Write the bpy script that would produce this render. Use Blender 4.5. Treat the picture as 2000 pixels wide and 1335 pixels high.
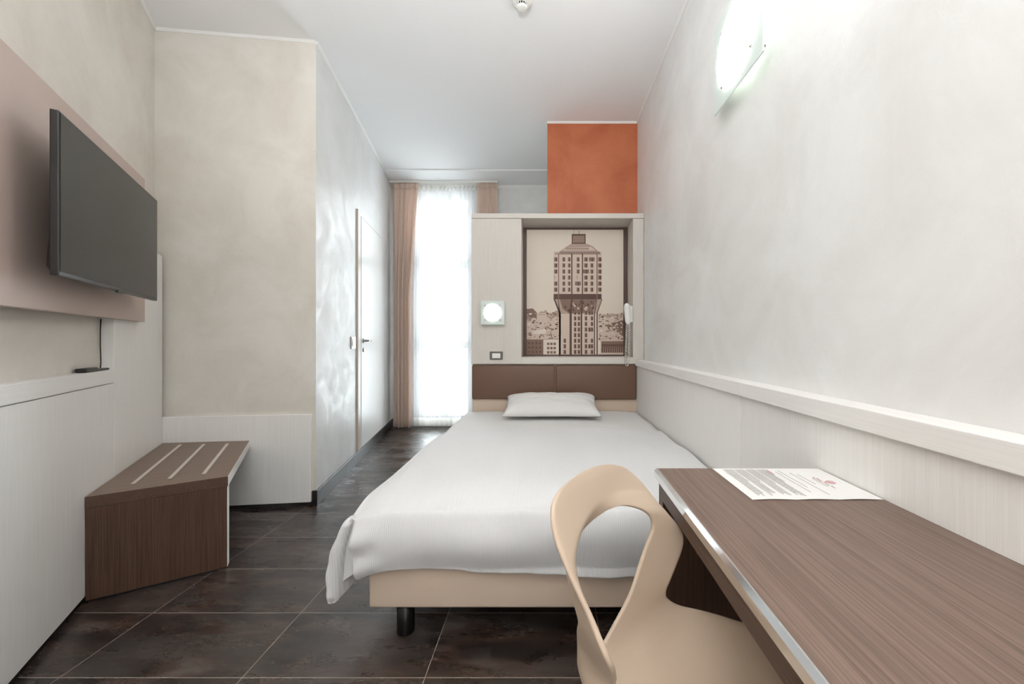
import bpy, bmesh, math, random
from mathutils import Vector, Matrix
random.seed(7)
S = bpy.context.scene
for o in list(bpy.data.objects):
    bpy.data.objects.remove(o)
COL = S.collection

# ------------------------------------------------------------------ camera
F, CX, CY, H = 744.0, 1069.0, 665.0, 1.10        # wide lens, eye height 1.10 m, frame 2000 x 1335
cam_d = bpy.data.cameras.new('camera')
cam = bpy.data.objects.new('camera', cam_d)
COL.objects.link(cam)
cam.location = (0, 0, H)
cam.rotation_euler = (math.pi / 2, 0, 0)
cam_d.sensor_width = 36.0
cam_d.sensor_fit = 'HORIZONTAL'
cam_d.lens = F / 2000 * 36.0
cam_d.shift_x = -(CX - 1000) / 2000
cam_d.shift_y = (CY - 667.5) / 2000
cam_d.clip_start = 0.02
S.camera = cam

# ------------------------------------------------------------------ view + daylight
S.view_settings.view_transform = 'Standard'
S.view_settings.look = 'None'
S.view_settings.gamma = 1.0
S.view_settings.use_curve_mapping = False
S.view_settings.exposure = 0.42

W = bpy.data.worlds.new('sky')
S.world = W
W.use_nodes = True
bg = W.node_tree.nodes['Background']
bg.inputs[0].default_value = (0.90, 0.96, 1.0, 1)
bg.inputs[1].default_value = 12.5


def lamp(name, kind, loc, energy, color, size=0.1, size_y=None, rot=(0, 0, 0)):
    d = bpy.data.lights.new(name, kind)
    d.energy = energy
    d.color = color
    if kind == 'AREA':
        d.size = size
        if size_y:
            d.shape = 'RECTANGLE'
            d.size_y = size_y
    else:
        d.shadow_soft_size = size
    o = bpy.data.objects.new(name, d)
    COL.objects.link(o)
    o.location = loc
    o.rotation_euler = rot
    return o


portal = lamp('window_portal', 'AREA', (-1.33, 5.12, 1.55), 1, (1, 1, 1), 0.74, 3.02, (-math.pi / 2, 0, 0))
portal.data.cycles.is_portal = True
# added fill light behind the camera, aimed up to bounce off the ceiling
lamp('added_bounce_fill', 'AREA', (-0.2, -0.15, 1.85), 41, (0.93, 0.97, 1.0), 0.5, 0.5, (math.pi, 0, 0))
# added horizontal fill light behind the camera; no doorway is built there
lamp('added_rear_fill', 'AREA', (0.2, -0.86, 1.2), 8, (1.0, 0.97, 0.94), 0.85, 2.1, (math.pi / 2, 0, 0))


# ------------------------------------------------------------------ helpers
def srgb(r, g, b):
    f = lambda c: (c / 255 / 12.92) if c / 255 <= .04045 else ((c / 255 + .055) / 1.055) ** 2.4
    return (f(r), f(g), f(b), 1)


def new_mat(name):
    m = bpy.data.materials.new(name)
    m.use_nodes = True
    nt = m.node_tree
    return m, nt, nt.nodes['Principled BSDF']


def node(nt, t, **kw):
    n = nt.nodes.new(t)
    for k, v in kw.items():
        setattr(n, k, v)
    return n


def coords(nt, scale=(1, 1, 1), rotz=0):
    tc = node(nt, 'ShaderNodeTexCoord')
    mp = node(nt, 'ShaderNodeMapping')
    mp.vector_type = 'TEXTURE' if rotz else 'POINT'
    if rotz:
        mp.inputs['Rotation'].default_value = (0, 0, rotz)
        nt.links.new(tc.outputs['Object'], mp.inputs['Vector'])
        m2 = node(nt, 'ShaderNodeMapping')
        m2.inputs['Scale'].default_value = scale
        nt.links.new(mp.outputs[0], m2.inputs['Vector'])
        return m2.outputs[0]
    mp.inputs['Scale'].default_value = scale
    nt.links.new(tc.outputs['Object'], mp.inputs['Vector'])
    return mp.outputs[0]


def noise(nt, vec, scale=5, detail=4, rough=.5, dist=0):
    n = node(nt, 'ShaderNodeTexNoise')
    n.inputs['Scale'].default_value = scale
    n.inputs['Detail'].default_value = detail
    n.inputs['Roughness'].default_value = rough
    n.inputs['Distortion'].default_value = dist
    nt.links.new(vec, n.inputs['Vector'])
    return n.outputs['Fac']


def ramp(nt, fac, stops):
    r = node(nt, 'ShaderNodeValToRGB')
    e = r.color_ramp.elements
    while len(e) < len(stops):
        e.new(.5)
    for i, (p, c) in enumerate(stops):
        e[i].position = p
        e[i].color = c if len(c) == 4 else (*c, 1)
    nt.links.new(fac, r.inputs['Fac'])
    return r.outputs['Color']


def bump(nt, b, height, strength=.2, dist=.002):
    n = node(nt, 'ShaderNodeBump')
    n.inputs['Strength'].default_value = strength
    n.inputs['Distance'].default_value = dist
    nt.links.new(height, n.inputs['Height'])
    nt.links.new(n.outputs[0], b.inputs['Normal'])


def g(v):
    return (v, v, v, 1)


def plain(name, col, rough=.5, metal=0, spec=.5, fine=0.0, fscale=300):
    m, nt, b = new_mat(name)
    b.inputs['Base Color'].default_value = col
    b.inputs['Roughness'].default_value = rough
    b.inputs['Metallic'].default_value = metal
    b.inputs['Specular IOR Level'].default_value = spec
    if fine:
        n = noise(nt, coords(nt), fscale, 3)
        bump(nt, b, n, fine, .001)
    return m


def stucco(name, c1, c2, rough=(.34, .55), bstr=.25):
    """trowelled pearly wall finish"""
    m, nt, b = new_mat(name)
    v = coords(nt)
    n1 = noise(nt, v, 2.2, 7, .62, .6)
    nt.links.new(ramp(nt, n1, [(.30, c2), (.62, c1)]), b.inputs['Base Color'])
    n2 = noise(nt, v, 5, 8, .65, 1.2)
    nt.links.new(ramp(nt, n2, [(.35, g(rough[0])), (.68, g(rough[1]))]), b.inputs['Roughness'])
    n3 = noise(nt, v, 14, 9, .68, 1.5)
    bump(nt, b, n3, bstr, .006)
    b.inputs['Specular IOR Level'].default_value = .5
    return m


def laminate(name, c1, c2, scale, rough=.45, bstr=.12, rotz=0, spec=.45, lo=.35, hi=.65):
    """fine straight grained board"""
    m, nt, b = new_mat(name)
    v = coords(nt, scale, rotz)
    n1 = noise(nt, v, 1, 5, .7)
    nt.links.new(ramp(nt, n1, [(lo, c2), (hi, c1)]), b.inputs['Base Color'])
    bump(nt, b, n1, bstr, .0015)
    b.inputs['Roughness'].default_value = rough
    b.inputs['Specular IOR Level'].default_value = spec
    return m


VERT, ALONGY = (260, 260, 3.0), (260, 3.0, 260)
LWANG = math.atan2(.8485, -.5292)                 # direction of the slanting left wall

M = {}
M['plaster'] = stucco('pearly_plaster', srgb(236, 236, 235), srgb(224, 222, 219))
M['plaster_beige'] = stucco('beige_plaster', srgb(230, 225, 217), srgb(216, 208, 197), (.38, .6), .18)
M['orange'] = stucco('orange_plaster', srgb(198, 116, 78), srgb(176, 92, 58), (.5, .7), .15)
M['ceiling'] = plain('ceiling_paint', srgb(246, 246, 246), .85, 0, .2, .05, 60)
M['bead'] = plain('white_bead', srgb(240, 239, 236), .5)
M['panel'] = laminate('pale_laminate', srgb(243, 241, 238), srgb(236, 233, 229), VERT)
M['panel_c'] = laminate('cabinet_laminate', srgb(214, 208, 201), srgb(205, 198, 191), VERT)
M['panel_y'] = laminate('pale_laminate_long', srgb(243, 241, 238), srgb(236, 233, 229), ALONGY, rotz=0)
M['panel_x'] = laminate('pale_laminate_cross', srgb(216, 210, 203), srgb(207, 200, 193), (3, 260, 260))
M['panel_l'] = laminate('pale_laminate_slant', srgb(243, 241, 238), srgb(236, 233, 229), (3, 260, 260), rotz=LWANG)
M['taupe'] = plain('taupe_board', srgb(192, 172, 162), .38, 0, .45, .03, 120)
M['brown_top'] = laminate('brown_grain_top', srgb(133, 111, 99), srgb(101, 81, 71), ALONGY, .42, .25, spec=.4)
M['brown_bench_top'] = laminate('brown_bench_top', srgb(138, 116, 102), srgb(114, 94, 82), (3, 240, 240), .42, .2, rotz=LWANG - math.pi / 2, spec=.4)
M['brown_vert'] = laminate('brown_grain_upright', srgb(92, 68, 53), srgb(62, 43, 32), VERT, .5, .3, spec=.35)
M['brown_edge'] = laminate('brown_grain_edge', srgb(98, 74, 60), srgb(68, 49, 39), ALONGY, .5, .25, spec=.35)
M['leather'] = plain('brown_leatherette', srgb(112, 84, 69), .42, 0, .45, .25, 260)
M['beige_base'] = plain('beige_leatherette', srgb(216, 195, 176), .5, 0, .4, .15, 300)
M['alu'] = plain('brushed_aluminium', srgb(222, 214, 206), .5, .5)
M['chrome'] = plain('chrome', srgb(225, 225, 225), .08, 1)
M['steel'] = plain('satin_steel', srgb(190, 186, 180), .3, 1)
M['black'] = plain('black_plastic', srgb(28, 26, 25), .35)
M['black_metal'] = plain('black_metal', srgb(22, 21, 21), .3, .3)
M['slot'] = plain('dark_slot', srgb(8, 7, 6), .8)
M['white_plastic'] = plain('white_plastic', srgb(236, 235, 230), .3)
M['grey_plastic'] = plain('grey_plastic', srgb(96, 94, 90), .35)
M['chair'] = plain('beige_shell_plastic', srgb(196, 175, 154), .42, 0, .4, .02, 500)
M['door'] = plain('door_white', srgb(232, 230, 226), .35)
M['doorgap'] = plain('door_edge_grey', srgb(150, 146, 142), .4)
M['jamb'] = plain('jamb_taupe', srgb(196, 180, 166), .35)
M['tilebase'] = None
M['paper'] = plain('paper', srgb(238, 236, 233), .7)
M['ink'] = plain('grey_ink', srgb(176, 172, 170), .8)
M['ink2'] = plain('pale_ink', srgb(200, 196, 192), .8)
M['pink'] = plain('pink_ink', srgb(222, 168, 172), .8)


def floor_mat():
    m, nt, b = new_mat('dark_metallic_tile')
    v = coords(nt)
    sep = node(nt, 'ShaderNodeSeparateXYZ')
    nt.links.new(v, sep.inputs[0])

    def mth(op, a, bb=None):
        n = node(nt, 'ShaderNodeMath', operation=op)
        for i, q in enumerate((a, bb)):
            if q is None:
                continue
            if isinstance(q, (int, float)):
                n.inputs[i].default_value = q
            else:
                nt.links.new(q, n.inputs[i])
        return n.outputs[0]
    fx = mth('DIVIDE', mth('ADD', sep.outputs[0], .400 + 0.597 * 20), .597)
    fy = mth('DIVIDE', mth('ADD', sep.outputs[1], -1.541 + 0.2965 * 20), .2965)
    dx = mth('MULTIPLY', mth('ABSOLUTE', mth('SUBTRACT', mth('FRACT', mth('ADD', fx, .5)), .5)), .597)
    dy = mth('MULTIPLY', mth('ABSOLUTE', mth('SUBTRACT', mth('FRACT', mth('ADD', fy, .5)), .5)), .2965)
    grout = mth('LESS_THAN', mth('MINIMUM', dx, dy), .0011)
    # each tile has its own cut of the clouded pattern
    comb = node(nt, 'ShaderNodeCombineXYZ')
    nt.links.new(mth('MULTIPLY', mth('FLOOR', fx), 7.31), comb.inputs[0])
    nt.links.new(mth('MULTIPLY', mth('FLOOR', fy), 3.77), comb.inputs[1])
    add = node(nt, 'ShaderNodeVectorMath', operation='ADD')
    nt.links.new(v, add.inputs[0])
    nt.links.new(comb.outputs[0], add.inputs[1])
    mp = node(nt, 'ShaderNodeMapping')
    mp.inputs['Scale'].default_value = (.75, 2.3, 1)
    nt.links.new(add.outputs[0], mp.inputs['Vector'])
    tv = mp.outputs[0]
    n1 = noise(nt, tv, 3.4, 10, .66, .35)
    base = ramp(nt, n1, [(.36, srgb(26, 20, 18)), (.46, srgb(42, 33, 29)), (.54, srgb(66, 49, 41)), (.64, srgb(86, 76, 70))])
    mix = node(nt, 'ShaderNodeMixRGB')
    nt.links.new(grout, mix.inputs['Fac'])
    nt.links.new(base, mix.inputs[1])
    mix.inputs[2].default_value = srgb(176, 162, 150)
    nt.links.new(mix.outputs[0], b.inputs['Base Color'])
    n4 = noise(nt, tv, 2.7, 11, .72, .25)           # worn metallic glaze
    met = mth('MULTIPLY', ramp(nt, n4, [(.47, g(0)), (.62, g(.55))]), mth('SUBTRACT', 1.0, grout))
    nt.links.new(met, b.inputs['Metallic'])
    mx2 = node(nt, 'ShaderNodeMixRGB')
    nt.links.new(met, mx2.inputs['Fac'])
    nt.links.new(mix.outputs[0], mx2.inputs[1])
    mx2.inputs[2].default_value = srgb(108, 101, 97)
    nt.links.new(mx2.outputs[0], b.inputs['Base Color'])
    n2 = noise(nt, tv, 5, 9, .7, .2)
    rr = ramp(nt, n2, [(.38, g(.20)), (.62, g(.44))])
    nt.links.new(rr, b.inputs['Roughness'])
    n3 = noise(nt, tv, 30, 6, .7)
    bump(nt, b, n3, .07, .004)
    b.inputs['Specular IOR Level'].default_value = .9
    return m


M['floor'] = floor_mat()
mb_, nt_, b_ = new_mat('skirting_tile')
n_ = noise(nt_, coords(nt_), 6, 6, .6)
nt_.links.new(ramp(nt_, n_, [(.3, srgb(26, 22, 21)), (.7, srgb(72, 68, 66))]), b_.inputs['Base Color'])
b_.inputs['Roughness'].default_value = .28
M['skirting'] = mb_


def fabric(name, col, rough=.9, stripes=0.0, fine=.2, sheen=.2):
    m, nt, b = new_mat(name)
    v = coords(nt)
    b.inputs['Roughness'].default_value = rough
    b.inputs['Specular IOR Level'].default_value = .2
    b.inputs['Sheen Weight'].default_value = sheen
    n1 = noise(nt, v, 420, 2)
    if stripes:
        w = node(nt, 'ShaderNodeTexWave', wave_type='BANDS', bands_direction='X')
        w.inputs['Scale'].default_value = 1 / .0075 * math.tau / 20
        w.inputs['Distortion'].default_value = .0
        nt.links.new(v, w.inputs['Vector'])
        d = tuple(c * (1 - stripes) for c in col[:3]) + (1,)
        nt.links.new(ramp(nt, w.outputs['Fac'], [(.25, d), (.7, col)]), b.inputs['Base Color'])
        bump(nt, b, w.outputs['Fac'], .25, .0015)
    else:
        b.inputs['Base Color'].default_value = col
        bump(nt, b, n1, fine, .001)
    return m


M['duvet'] = fabric('striped_white_cotton', srgb(226, 225, 225), .9, .07)
M['linen'] = fabric('white_cotton', srgb(226, 224, 222), .9)


def cloth_translucent(name, col, trans, clear):
    m = bpy.data.materials.new(name)
    m.use_nodes = True
    nt = m.node_tree
    nt.nodes.clear()
    out = node(nt, 'ShaderNodeOutputMaterial')
    d = node(nt, 'ShaderNodeBsdfDiffuse')
    t = node(nt, 'ShaderNodeBsdfTranslucent')
    d.inputs[0].default_value = col
    t.inputs[0].default_value = col
    mx = node(nt, 'ShaderNodeMixShader')
    mx.inputs[0].default_value = trans
    nt.links.new(d.outputs[0], mx.inputs[1])
    nt.links.new(t.outputs[0], mx.inputs[2])
    w = noise(nt, coords(nt, (900, 900, 900)), 1, 1)
    bp = node(nt, 'ShaderNodeBump')
    bp.inputs['Strength'].default_value = .1
    bp.inputs['Distance'].default_value = .0005
    nt.links.new(w, bp.inputs['Height'])
    nt.links.new(bp.outputs[0], d.inputs['Normal'])
    last = mx
    if clear:
        tr = node(nt, 'ShaderNodeBsdfTransparent')
        m2 = node(nt, 'ShaderNodeMixShader')
        m2.inputs[0].default_value = clear
        nt.links.new(mx.outputs[0], m2.inputs[1])
        nt.links.new(tr.outputs[0], m2.inputs[2])
        last = m2
    nt.links.new(last.outputs[0], out.inputs['Surface'])
    return m


M['drape'] = cloth_translucent('beige_drape', srgb(242, 222, 208), .35, 0)
M['sheer'] = cloth_translucent('white_voile', srgb(240, 241, 244), .30, .50)
M['hem'] = cloth_translucent('voile_hem', srgb(240, 238, 232), .45, .10)


def glass_mat(name, tint=(.96, .98, .98, 1), fres=.08):
    m = bpy.data.materials.new(name)
    m.use_nodes = True
    nt = m.node_tree
    nt.nodes.clear()
    out = node(nt, 'ShaderNodeOutputMaterial')
    tr = node(nt, 'ShaderNodeBsdfTransparent')
    tr.inputs[0].default_value = tint
    gl = node(nt, 'ShaderNodeBsdfGlossy')
    gl.inputs['Roughness'].default_value = .03
    lw = node(nt, 'ShaderNodeFresnel')
    lw.inputs['IOR'].default_value = 1.45
    mx = node(nt, 'ShaderNodeMixShader')
    nt.links.new(lw.outputs[0], mx.inputs[0])
    nt.links.new(tr.outputs[0], mx.inputs[1])
    nt.links.new(gl.outputs[0], mx.inputs[2])
    nt.links.new(mx.outputs[0], out.inputs['Surface'])
    return m


M['glass'] = glass_mat('clear_pane')
M['lampglass'] = cloth_translucent('frosted_lamp_glass', srgb(232, 240, 236), .22, .06)


def glow(name, col, strength):
    m, nt, b = new_mat(name)
    b.inputs['Base Color'].default_value = srgb(245, 243, 238)
    b.inputs['Roughness'].default_value = .25
    b.inputs['Emission Color'].default_value = col
    b.inputs['Emission Strength'].default_value = strength
    return m


M['glow_big'] = glow('lit_wall_lamp_glass', (1, .97, .93, 1), 14)
M['glow_left'] = glow('lit_left_lamp_glass', (1, .97, .93, 1), 8)
M['glow_small'] = glow('lit_bedside_glass', (.97, 1, .97, 1), 2.5)
M['screen'] = plain('television_screen', srgb(20, 18, 17), .16, 0, .22)


# ---- geometry helpers (everything is given in world coordinates, in metres)
def poly_prism(bm, pts, z0, z1):
    """vertical prism over a ground polygon"""
    a = [bm.verts.new((x, y, z0)) for x, y in pts]
    b = [bm.verts.new((x, y, z1)) for x, y in pts]
    n = len(pts)
    bm.faces.new(a[::-1])
    bm.faces.new(b)
    for i in range(n):
        bm.faces.new((a[i], a[(i + 1) % n], b[(i + 1) % n], b[i]))


def hexa(bm, P):
    """8 points: bottom loop then top loop"""
    v = [bm.verts.new(p) for p in P]
    for q in ((3, 2, 1, 0), (4, 5, 6, 7), (0, 1, 5, 4), (1, 2, 6, 5), (2, 3, 7, 6), (3, 0, 4, 7)):
        bm.faces.new([v[i] for i in q])


def box(bm, x0, x1, y0, y1, z0, z1):
    hexa(bm, [(x0, y0, z0), (x1, y0, z0), (x1, y1, z0), (x0, y1, z0), (x0, y0, z1), (x1, y0, z1), (x1, y1, z1), (x0, y1, z1)])


def bevel(bm, w, seg=2, angle=.5):
    bmesh.ops.recalc_face_normals(bm, faces=bm.faces)
    es = [e for e in bm.edges if len(e.link_faces) == 2 and e.calc_face_angle(0) > angle]
    bmesh.ops.bevel(bm, geom=es, offset=w, offset_type='OFFSET', segments=seg, profile=.5, affect='EDGES', clamp_overlap=True)


def tube(bm, pts, r, n=8, cap=True):
    pts = [Vector(p) for p in pts]
    t0 = (pts[1] - pts[0]).normalized()
    u = t0.orthogonal().normalized()
    rings = []
    for i, p in enumerate(pts):
        t = (pts[min(i + 1, len(pts) - 1)] - pts[max(i - 1, 0)]).normalized()
        u = (u - t * u.dot(t)).normalized()
        w = t.cross(u)
        rr = r[i] if isinstance(r, (list, tuple)) else r
        rings.append([bm.verts.new(p + (u * math.cos(a) + w * math.sin(a)) * rr) for a in (math.tau * k / n for k in range(n))])
    for a, b in zip(rings, rings[1:]):
        for k in range(n):
            bm.faces.new((a[k], a[(k + 1) % n], b[(k + 1) % n], b[k]))
    if cap:
        bm.faces.new(rings[0][::-1])
        bm.faces.new(rings[-1])


def lathe(bm, prof, origin, axis=(0, 0, 1), n=40):
    """prof: (radius, height) along the axis"""
    ax = Vector(axis).normalized()
    u = ax.orthogonal().normalized()
    w = ax.cross(u)
    O = Vector(origin)
    rings = []
    for r, h in prof:
        if r < 1e-6:
            rings.append([bm.verts.new(O + ax * h)])
        else:
            rings.append([bm.verts.new(O + ax * h + (u * math.cos(a) + w * math.sin(a)) * r) for a in (math.tau * k / n for k in range(n))])
    for a, b in zip(rings, rings[1:]):
        for k in range(n):
            q = [a[k % len(a)], a[(k + 1) % len(a)], b[(k + 1) % len(b)], b[k % len(b)]]
            q2 = []
            for x in q:
                if x not in q2:
                    q2.append(x)
            if len(q2) > 2:
                try:
                    bm.faces.new(q2)
                except ValueError:
                    pass


def grid(bm, fn, nu, nv):
    vs = [[bm.verts.new(fn(i / nu, j / nv)) for j in range(nv + 1)] for i in range(nu + 1)]
    for i in range(nu):
        for j in range(nv):
            bm.faces.new((vs[i][j], vs[i + 1][j], vs[i + 1][j + 1], vs[i][j + 1]))
    return vs


def obj(name, bm, mat, parent=None, smooth=False, label=None, recalc=True, loc=None):
    """link a bmesh as one object; a top-level one gets its origin at the middle of its base"""
    if recalc:
        bmesh.ops.recalc_face_normals(bm, faces=bm.faces)
    if parent is not None:
        off = parent.matrix_world.translation.copy()
        p = parent
    else:
        if loc is None:
            xs = [v.co for v in bm.verts]
            mn = Vector((min(v.x for v in xs), min(v.y for v in xs), min(v.z for v in xs)))
            mx = Vector((max(v.x for v in xs), max(v.y for v in xs), max(v.z for v in xs)))
            loc = ((mn.x + mx.x) / 2, (mn.y + mx.y) / 2, mn.z)
        off = Vector(loc)
    bmesh.ops.translate(bm, verts=bm.verts, vec=-off)
    me = bpy.data.meshes.new(name)
    bm.to_mesh(me)
    bm.free()
    for m in (mat if isinstance(mat, (list, tuple)) else [mat]):
        me.materials.append(m)
    if smooth:
        for p_ in me.polygons:
            p_.use_smooth = True
    o = bpy.data.objects.new(name, me)
    COL.objects.link(o)
    if parent is not None:
        o.parent = parent
    else:
        o.location = off
    o.matrix_world = Matrix.Translation(off) if parent is None else o.matrix_world
    if parent is not None:
        # parents here carry translation only and parts share the parent's origin
        o.location = (0, 0, 0)
        o.matrix_world = Matrix.Translation(off)
    if label:
        o['label'] = label
    return o


def tag(o, label, cat, group=None):
    o['label'] = label
    o['category'] = cat
    if group:
        o['group'] = group
    return o


def thing(name, label, cat, loc, group=None):
    o = bpy.data.objects.new(name, None)
    o.empty_display_size = .05
    COL.objects.link(o)
    o.location = loc
    o.matrix_world = Matrix.Translation(Vector(loc))
    return tag(o, label, cat, group)


def struct(name, bm, mat, smooth=False):
    o = obj(name, bm, mat, smooth=smooth, loc=(0, 0, 0))
    o['kind'] = 'structure'
    return o


def B():
    return bmesh.new()


def unp(px, py, z):
    Y = F * (H - z) / (py - CY)
    return ((px - CX) * Y / F, Y)


def lerp(a, b, t):
    return a + (b - a) * t


def smooth_noise(x, y=0.0, seed=0.0):
    return (math.sin(x * 1.7 + seed * 3.1 + 1.3 * math.sin(y * 1.1 + seed)) + math.sin(x * .83 - y * 1.9 + seed * 1.7) + math.sin(y * 2.3 + x * .57 + seed * 5.3)) / 3


# ------------------------------------------------------------------ walls in plan
ZC = 3.10
XR = 0.825                                        # right wall
P0, LD, LN = (-1.931, 1.589), (-.5292, .8485), (.8485, .5292)   # left wall face, along, inward


def LW(s, o, z=None):
    x, y = P0[0] + s * LD[0] + o * LN[0], P0[1] + s * LD[1] + o * LN[1]
    return (x, y) if z is None else (x, y, z)


C1 = (-1.549, 2.55)
CD, CN = (.9937, .1124), (.1124, -.9937)          # short facing wall: along (to the right), towards the room


def CW(s, o, z=None):
    x, y = C1[0] + s * CD[0] + o * CN[0], C1[1] + s * CD[1] + o * CN[1]
    return (x, y) if z is None else (x, y, z)


DD, DN = (-.1865, .9824), (.9824, .1865)          # wall with the white door


def DW(s, o, z=None):
    x, y = C1[0] + s * DD[0] + o * DN[0], C1[1] + s * DD[1] + o * DN[1]
    return (x, y) if z is None else (x, y, z)


def cross(p, d, q, e):
    """intersection of p + a d with q + b e, returns a"""
    det = d[0] * -e[1] + e[0] * d[1]
    rx, ry = q[0] - p[0], q[1] - p[1]
    return (rx * -e[1] + e[0] * ry) / det


def lbox(bm, fr, s0, s1, o0, o1, z0, z1):
    hexa(bm, [fr(s0, o0, z0), fr(s1, o0, z0), fr(s1, o1, z0), fr(s0, o1, z0), fr(s0, o0, z1), fr(s1, o0, z1), fr(s1, o1, z1), fr(s0, o1, z1)])


YW = 4.90                                         # window wall face
YO = 3.487                                        # orange wall face
YF = -0.90                                        # wall behind the camera
LO = -.047                                        # plaster behind the left panelling

bm = B(); box(bm, -3.2, 1.2, YF - .2, 5.3, -.12, 0); struct('floor', bm, M['floor'])
bm = B(); box(bm, -3.2, 1.2, YF - .2, 4.452, ZC, ZC + .15)
box(bm, -3.2, 1.2, 4.452, 5.3, ZC - .012, ZC + .15)
struct('ceiling', bm, M['ceiling'])
bm = B(); box(bm, XR, XR + .15, YF - .2, 5.3, 0, ZC); struct('wall_right', bm, M['plaster'])
s_cor = cross(LW(0, LO), LD, C1, CD)
bm = B(); lbox(bm, LW, -3.3, s_cor + .10, LO - .12, LO, 0, ZC); struct('wall_left', bm, M['plaster_beige'])
s_c0 = -cross(C1, (-CD[0], -CD[1]), LW(0, LO), LD)
bm = B()
poly_prism(bm, [CW(s_c0 - .12, 0), C1, DW(2.62, 0), (-2.2, 5.25), (-3.0, 5.25), (-3.0, 2.45)], 0, ZC)
wl = struct('wall_corner', bm, [M['plaster_beige'], M['plaster']])
for p in wl.data.polygons:
    if abs(p.normal.x * DN[0] + p.normal.y * DN[1] - 1) < .02:
        p.material_index = 1
bm = B(); box(bm, -3.2, 1.2, YF - .15, YF, 0, ZC); struct('wall_front', bm, M['plaster'])
# window wall with its tall opening
WX0, WX1, WZ0, WZ1 = -1.68, -0.985, .06, 3.02
bm = B()
box(bm, -2.3, WX0, YW, YW + .25, 0, ZC)
box(bm, WX1, 1.0, YW, YW + .25, 0, ZC)
box(bm, WX0, WX1, YW, YW + .25, 0, WZ0)
box(bm, WX0, WX1, YW, YW + .25, WZ1, ZC)
struct('wall_back', bm, M['plaster'])
bm = B(); box(bm, 0.0, XR + .02, YO, YW + .02, 0, ZC)
wo = struct('wall_bedhead', bm, [M['orange'], M['plaster']])
for p in wo.data.polygons:
    if p.normal.y > -.9:
        p.material_index = 1

# white bead where walls meet the ceiling
def bead(name, a, b, n, r=.015):
    """three-sided cove strip in the corner, n points from the wall into the room"""
    a, b, n = Vector(a), Vector(b), Vector((*n, 0))
    bm = B()
    up = Vector((0, 0, .002))
    A = [bm.verts.new(p) for p in (a - n * .004 + up, a + n * r + up, a + n * r - Vector((0, 0, .004)), a + n * .005 - Vector((0, 0, r)), a - n * .004 - Vector((0, 0, r)))]
    Z = [bm.verts.new(v.co + (b - a)) for v in A]
    bm.faces.new(A[::-1]); bm.faces.new(Z)
    for k_ in range(5):
        bm.faces.new((A[k_], A[(k_ + 1) % 5], Z[(k_ + 1) % 5], Z[k_]))
    return struct(name, bm, M['bead'])


bead('trim_1', (XR, YF, ZC), (XR, YO, ZC), (-1, 0))
bead('trim_2', (0, YO, ZC), (XR, YO, ZC), (0, -1))
bead('trim_3', (-.95, YW, ZC - .012), (0, YW, ZC - .012), (0, -1), .03)
bead('trim_4', DW(0, 0, ZC), DW(1.93, 0, ZC), DN)
bead('trim_5', CW(s_c0, 0, ZC), CW(0, 0, ZC), CN)
bead('trim_6', LW(-3, LO, ZC), LW(s_cor, LO, ZC), LN)

# skirting of the same dark tile
bm = B(); lbox(bm, DW, -.012, 2.42, 0, .012, 0, .10); bevel(bm, .002, 1); struct('baseboard_door_side', bm, M['skirting'])
bm = B(); lbox(bm, CW, s_c0 + .02, .011, 0, .0115, 0, .03); lbox(bm, CW, -.02, .011, 0, .0115, .0, .10); struct('baseboard_corner', bm, M['skirting'])
bm = B(); lbox(bm, LW, -3.0, s_cor - .02, LO, -.012, 0, .03); struct('baseboard_left', bm, M['black'])

# ------------------------------------------------------------------ pale panelling
# left: low panel, tall end panel, ledge rail
S_REC = (1.829 - P0[1]) / LD[1]                   # right end of the recess
s_face = cross(LW(0, 0), LD, CW(0, .018), CD)     # meets the facing wall's panel
bm = B(); lbox(bm, LW, -2.9, S_REC - .001, LO, 0, .03, .897); bevel(bm, .002, 1); struct('trim_7', bm, M['panel'])
bm = B(); lbox(bm, LW, -2.9, S_REC - .001, LO, .003, .90, .963); bevel(bm, .002, 1); struct('trim_8', bm, M['panel_l'])
bm = B()
lbox(bm, LW, S_REC, s_face, LO, 0, .03, 1.64); bevel(bm, .002, 1)
struct('trim_9', bm, M['panel'])
# facing wall
bm = B(); lbox(bm, CW, s_c0 + .05, -.024, 0, .018, .028, .612); bevel(bm, .003, 2); struct('trim_10', bm, M['panel'])
# right: two panels and a two-piece rail
XP = .765
bm = B(); box(bm, XP, XR, YF, 1.503, 0, .884); bevel(bm, .0015, 1); struct('trim_11', bm, M['panel'])
bm = B(); box(bm, XP, XR, 1.506, 3.42, 0, .884); bevel(bm, .0015, 1); struct('trim_12', bm, M['panel'])
bm = B(); box(bm, XP - .018, XR, YF, 1.488, .886, .938); bevel(bm, .002, 2); struct('trim_13', bm, M['panel_y'])
bm = B(); box(bm, XP - .018, XR, 1.490, 3.24, .886, .938); bevel(bm, .002, 2); struct('trim_14', bm, M['panel_y'])

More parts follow.
